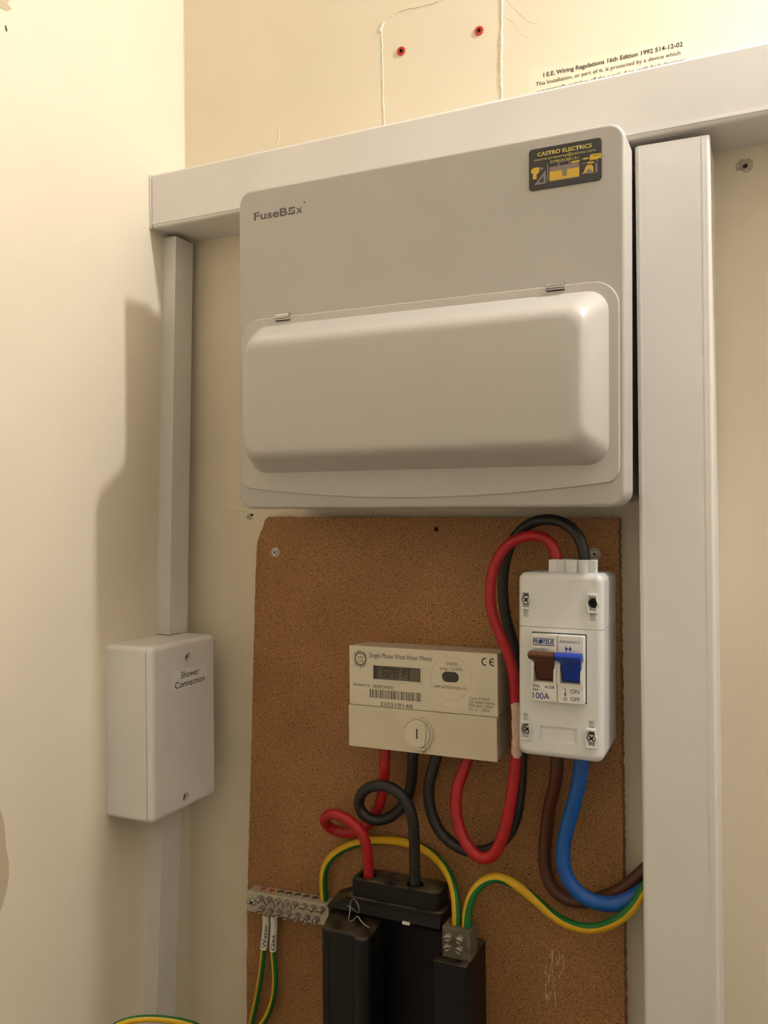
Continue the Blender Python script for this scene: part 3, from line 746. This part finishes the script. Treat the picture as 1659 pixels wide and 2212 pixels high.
# sloping shoulder from the cover lip down to the fuse carrier
b = N(); loft(b, [[(162, -12.4, -318), (262, -12.4, -318), (262, -36, -318), (170, -36, -318)], [(163, -12.4, -311), (263.5, -12.4, -311), (263.5, -45.0, -311), (167, -45.0, -311)], [(183.5, -12.4, -303), (264, -12.4, -303), (264, -43, -303), (184, -43, -303)]])
obj('shoulder', b, BAKE, t)
# fuse carrier: deep block with a rounded column on its front right
P = [(205.0, -14), (212.5, -34), (212.5, -56), (211.6, -60), (209.2, -63), (205.6, -64.3), (202, -63.6), (199.4, -61.6), (198, -60.4), (172.5, -60.4), (170.6, -58.6), (160.5, -14)]
P = P[::-1] if sum(P[i - 1][0] * P[i][1] - P[i][0] * P[i - 1][1] for i in range(len(P))) < 0 else P
b = N(); prism(b, P, 'z', -560, -318.5, 2.5, seg=3)
for v in b.verts:
    if v.co.z > -400: v.co.z += (v.co.y + 45) * 0.12
obj('fuse_carrier', b, BAKE2, t)
obj('carrier_rib', box(N(), 176.5, 177.5, -60.8, -60, -560, -328), BAKE2, t)
obj('side_housing', prism(N(), rr(263.2, 289.4, -58.5, -12.2, 1.5, 3), 'z', -560, -328.0, .8), BAKE, t)
obj('label_tab', box(N(), 233.5, 239.5, -46.0, -44, -312.3, -310.3), SLEEVE, t)
tb = thing('terminal_block', 'small dusty metal earth terminal block with four screws on the black cut-out', 'terminal block', (279, -43, -328), (0, 0, 0))
blk = obj('block', prism(N(), rr(268.0, 290.2, -327.9, -305.2, .6, 2), 'y', -35, -51, .8), DUSTY, tb)
cut(blk, cyl(cyl(N(), (276.5, -43), 4.0, -311, -300, 'z', 18), (284.6, -43), 4.0, -311, -300, 'z', 18), tb)
for sx, sz, a in ((273.2, -311.6, .2), (282.4, -311.8, 2.9), (273.0, -319.0, .4), (282.0, -319.2, 2.8)):
    screw('screw', sx, sz, -51, 2.6, ZINC, tb, h=4.0, cross=False, slot_a=a, y_in=2)
o = obj('seal_wire', tube(N(), relax(spline([(160.2, -28, -317.5), (167.5, -34, -315.5), (176, -40, -310.5), (185.1, -44, -307.5), (194.5, -50, -306.8), (200.1, -54, -306.7), (201.5, -56, -301), (198.2, -54, -297.7), (193.3, -50, -298.4), (190.3, -48, -302.6), (190.6, -50, -309.8), (191.5, -54, -313.5), (195.8, -56, -312.8), (200.3, -56, -307.9), (204, -56, -312), (210, -56, -315)], 1), 3), .45, 7), WIRE, None, org=(160, -28, -317))
tag(o, 'loose loop of thin steel seal wire on top of the black cut-out', 'wire')

# ------------------------------------------------------------------ cables
PATHS = {
    'red_iso': [(355.6, -45.0, -36.1), (355.4, -45.0, -27.3), (349.8, -45.0, -17.4), (337.4, -45.0, -14.1), (322.9, -46.0, -19.1), (312.6, -47.0, -30.9), (307.5, -48.0, -47.8), (307.3, -48.0, -66.4), (312.1, -47.0, -83.2), (319.0, -45.0, -99.9), (322.7, -43.0, -116.8), (323.4, -40.0, -137.6), (323.9, -40.0, -157.8), (323.0, -40.0, -178.1), (320.3, -40.0, -198.7), (316.6, -40.0, -219.4), (311.8, -40.0, -237.1), (305.0, -40.0, -251.0), (296.7, -40.0, -255.4), (286.6, -40.0, -249.4), (277.7, -38.0, -235.8), (274.2, -36.0, -219.4), (275.1, -34.0, -205.9), (279.7, -31.0, -192.1), (282.5, -29.0, -183.6), (283.3, -29.0, -178.4)],
    'black_iso': [(375.5, -45.0, -35.8), (375.0, -45.0, -26.1), (369.4, -44.0, -12.5), (356.9, -42.0, -4.3), (341.5, -38.0, -3.6), (328.3, -34.0, -9.3), (318.2, -30.0, -20.3), (312.2, -27.0, -35.4), (309.6, -25.0, -52.9), (310.6, -24.0, -72.1), (314.1, -23.0, -87.8), (317.6, -22.0, -101.7), (320.5, -22.0, -127.5), (321.6, -22.0, -155.2), (322.3, -23.0, -182.6), (321.6, -25.0, -202.8), (318.8, -26.0, -223.6), (313.0, -26.0, -238.2), (302.4, -27.0, -249.8), (288.0, -28.0, -255.5), (271.6, -29.0, -253.0), (258.1, -30.0, -242.2), (251.0, -30.0, -226.1), (250.0, -30.0, -210.1), (254.0, -30.0, -195.3), (256.8, -30.0, -186.0), (257.7, -30.0, -178.8)],
    'red_cut': [(213.6, -30.0, -179.2), (213.1, -30.0, -192.6), (210.4, -28.0, -211.8), (205.5, -24.0, -230.2), (196.8, -18.8, -244.2), (187.0, -17.6, -255.3), (175.2, -19.0, -260.3), (163.1, -23.0, -258.4), (157.3, -29.0, -251.2), (162.5, -36.0, -242.2), (172.3, -40.0, -237.7), (183.2, -41.0, -239.6), (194.2, -40.0, -246.9), (199.2, -38.0, -257.1), (200.1, -36.0, -267.9), (199.5, -34.0, -277.5), (198.9, -33.0, -293.5)],
    'black_cut': [(237.5, -30.0, -179.6), (236.6, -29.0, -190.3), (234.4, -26.0, -205.8), (230.2, -22.0, -219.5), (223.6, -19.0, -231.2), (217.2, -21.5, -238.3), (210.4, -28.0, -242.0), (202.0, -33.0, -241.5), (194.3, -35.0, -236.5), (192.0, -36.0, -228.3), (197.7, -40.0, -217.2), (210.5, -43.0, -209.7), (222.9, -44.0, -209.0), (233.4, -44.0, -214.1), (239.8, -43.0, -224.2), (241.5, -41.0, -236.3), (240.9, -38.0, -250.9), (240.3, -36.0, -266.7), (239.2, -34.0, -293.5)],
    'earth_arch': [(150.4, -17.8, -328.0), (150.6, -18.2, -318.7), (150.6, -20.0, -304.3), (151.6, -20.0, -292.6), (159.1, -20.0, -281.1), (172.9, -19.0, -271.3), (187.9, -17.5, -265.4), (205.0, -16.5, -262.5), (222.2, -16.5, -261.5), (238.0, -17.0, -263.4), (250.9, -20.0, -268.0), (262.0, -25.0, -274.1), (270.2, -32.0, -281.8), (275.2, -40.0, -291.4), (276.6, -43.0, -301.7), (276.5, -43.0, -310.5)],
    'earth_trunk': [(284.6, -43.0, -310.5), (284.4, -43.0, -303.7), (285.1, -42.0, -293.3), (288.5, -40.0, -281.8), (294.8, -36.0, -273.7), (301.9, -32.0, -270.3), (310.3, -28.0, -271.8), (320.7, -26.0, -277.4), (332.0, -25.0, -285.1), (344.2, -27.0, -292.3), (356.6, -31.0, -295.4), (371.3, -36.0, -294.1), (384.8, -39.0, -288.6), (399.4, -42.0, -277.2), (408.7, -41.5, -264.3), (412.6, -40.0, -255.6), (418.0, -38.0, -248.0)],
    'brown': [(352.7, -36.0, -167.5), (351.7, -35.0, -183.0), (349.0, -30.0, -196.4), (343.2, -24.0, -214.4), (339.5, -21.0, -236.8), (338.0, -20.0, -255.9), (341.0, -20.0, -272.2), (349.8, -20.0, -281.6), (364.4, -20.0, -283.1), (381.7, -21.0, -276.0), (397.4, -23.0, -264.9), (408.5, -23.5, -253.0), (416.8, -22.5, -244.5)],
    'blue': [(371.0, -40.0, -167.5), (370.0, -40.0, -181.2), (367.5, -38.0, -193.8), (361.9, -36.0, -213.9), (356.6, -34.0, -232.2), (354.8, -34.0, -248.2), (358.0, -34.0, -261.3), (366.5, -34.0, -270.8), (378.6, -34.0, -275.2), (390.5, -34.0, -274.4), (400.8, -33.0, -269.8), (410.0, -31.0, -262.9), (418.0, -29.0, -256.5)],
    'water': [(91.0, -17.8, -331), (92.0, -18.2, -338), (94.4, -19.5, -345.0), (94.4, -20.0, -351.1), (92.9, -20.0, -363.3), (91.4, -20.0, -373.5), (88.9, -20.0, -391.9), (84.2, -19.0, -413.4), (78.1, -18.0, -435.3), (71.8, -17.5, -461.2), (64, -17, -500)],
    'gas': [(99.5, -17.8, -331), (100.4, -18.2, -338), (102.6, -19.5, -346), (102.3, -20.0, -353.5), (101.3, -20.0, -361.6), (101.2, -20.0, -371.5), (102.9, -20.0, -389.0), (102.3, -20.0, -404.9), (96.8, -19.0, -422.5), (88.7, -19.0, -437.1), (81.0, -24, -451.5), (72, -27, -490)],
    'arc': [(5.5, -165.0, -445), (8.5, -160.0, -421.4), (26.7, -155.0, -396.0), (36.6, -150.0, -384.6), (43.8, -143.0, -380.1), (54.6, -136.0, -378.5), (65.6, -128.0, -379.9), (78.9, -120.0, -383.1), (86.4, -110.0, -389.9), (91.9, -100.0, -402.2), (93.2, -90.0, -426.3), (92, -70, -480)],
}
def cable(key, name, label, r, m, dirs=None):
    L = relax(spline(PATHS[key], 2.0), 10)
    org = PATHS[key][0]
    o = obj(name, tube(N(), L, r, 16, dirs=dirs, two=bool(dirs)), m, None, org=org, smooth=60)
    return tag(o, label, 'cable'), L
rc, Lr = cable('red_iso', 'red_cable', 'thick red cable looping from the isolator top down to the meter', lambda u: 3.9 + 0.55 * min(1, max(0, (u - .3) * 2.5)), RED)
cable('black_iso', 'black_cable', 'thick black cable looping from the isolator top behind the red one to the meter', lambda u: 4.0 + 0.4 * min(1, max(0, (u - .35) * 2.5)), BLACKC)
cable('red_cut', 'red_cable', 'red cable with a small flat loop from the meter to the black cut-out', 4.3, RED)
cable('black_cut', 'black_cable', 'black cable coiled in one round loop between the meter and the cut-out', 4.3, BLACKC)
cable('brown', 'brown_cable', 'thick brown cable from the isolator bottom curving into the upright trunking', 4.7, BROWN)
cable('blue', 'blue_cable', 'thick blue cable from the isolator bottom curving into the upright trunking', 5.4, BLUE)
cable('earth_arch', 'earth_cable', 'green and yellow cable arching from the earth bar to the terminal block', 3.45, [YEL, GRN], [(-.87, -.42, 0), (-.7, -.45, .3), (-.2, -.4, .85), (0, -.8, .6), (-.2, -.95, -.1), (-.85, -.5, -.1), (-.9, -.4, 0)])
cable('earth_trunk', 'earth_cable', 'green and yellow cable waving from the terminal block into the upright trunking', 3.65, [YEL, GRN], [(-1, .1, 0), (-.9, .0, .2), (-.2, -.35, .9), (-.5, -.75, 0), (-.5, -.5, -.6), (0, -.35, -.9), (.5, -.3, -.8), (.7, -.3, -.6)])
for k, s, word, z0 in (('water', 'water', 'Water', -367.5), ('gas', 'gas', 'Gas', -367.0)):
    o, L_ = cable(k, 'earth_cable', 'thin green and yellow cable with a white sleeve marked %s under the earth bar' % s, 2.6, [YEL, GRN], [(-.92, -.34, 0), (-.92, -.34, 0), (-.9, -.4, .1)])
    seg = [p for p in L_ if -372 < p.z < -340.5]
    sl = obj('sleeve', tube(N(), seg, 3.1, 16), SLEEVE, o, org=ORG[o.name], label='white printed sleeve')
    def rot(bm, seg=seg):
        for v in bm.verts:
            u, q = v.co.x, v.co.z          # u along the sleeve (upwards), q across it
            zz = -369.3 + u
            c = min(seg, key=lambda p: abs(p.z - zz))
            a = (1.7 - q) / 3.15 + 0.4
            v.co = Vector((c.x + math.sin(a) * 3.22, c.y - math.cos(a) * 3.22, zz))
    text(word, 0, 21.0 if k == 'water' else 13.0, 0, 3.4, 0, INK, sl, rot=rot, bold=.006)
    top = (90.7 if k == 'water' else 99.2)
    b = N()
    for q in range(7):
        a = q * .9; tube(b, spline([(top + math.cos(a) * 1.2, -17.6 + math.sin(a) * 1.2, -332), (top + math.cos(a) * 1.4, -17.6 + math.sin(a) * 1.3, -323), (top + math.cos(a) * 2.2, -17.6 + math.sin(a) * 1.7, -319.8 + random.uniform(-.5, .6))], 1), .65, 6)
    obj('copper_strands', b, COPPER, o, org=ORG[o.name], label='bare copper strand ends')
cable('arc', 'earth_cable', 'green and yellow cable arching across the narrow trunking near the side wall', 2.6, [YEL, GRN], [(.3, -.8, -.4), (.3, -.8, -.4), (.3, -.8, -.4)])
# old paint on the red cable
seg = [p for p in Lr if -178 < p.z < -134]
b = N()
rings = []
for i, p in enumerate(seg):
    t_ = (seg[min(i + 1, len(seg) - 1)] - seg[max(i - 1, 0)]).normalized()
    up_ = Vector((.35, -1, 0)); up_ = (up_ - t_ * up_.dot(t_)).normalized(); s_ = t_.cross(up_)
    k = random.uniform(.75, 1.15) * (0.4 if i in (0, len(seg) - 1) else 1)
    rings.append([p + (up_ * math.cos(a * k) + s_ * math.sin(a * k)) * (4.55 if abs(a) < 1.1 else 4.2) for a in (-1.25, -.9, -.5, 0, .5, .9, 1.25)])
loft(b, rings, False, False, close=False)
obj('paint_smear', b, PAINT, rc, org=ORG[rc.name], label='dried pale paint smeared on the insulation')
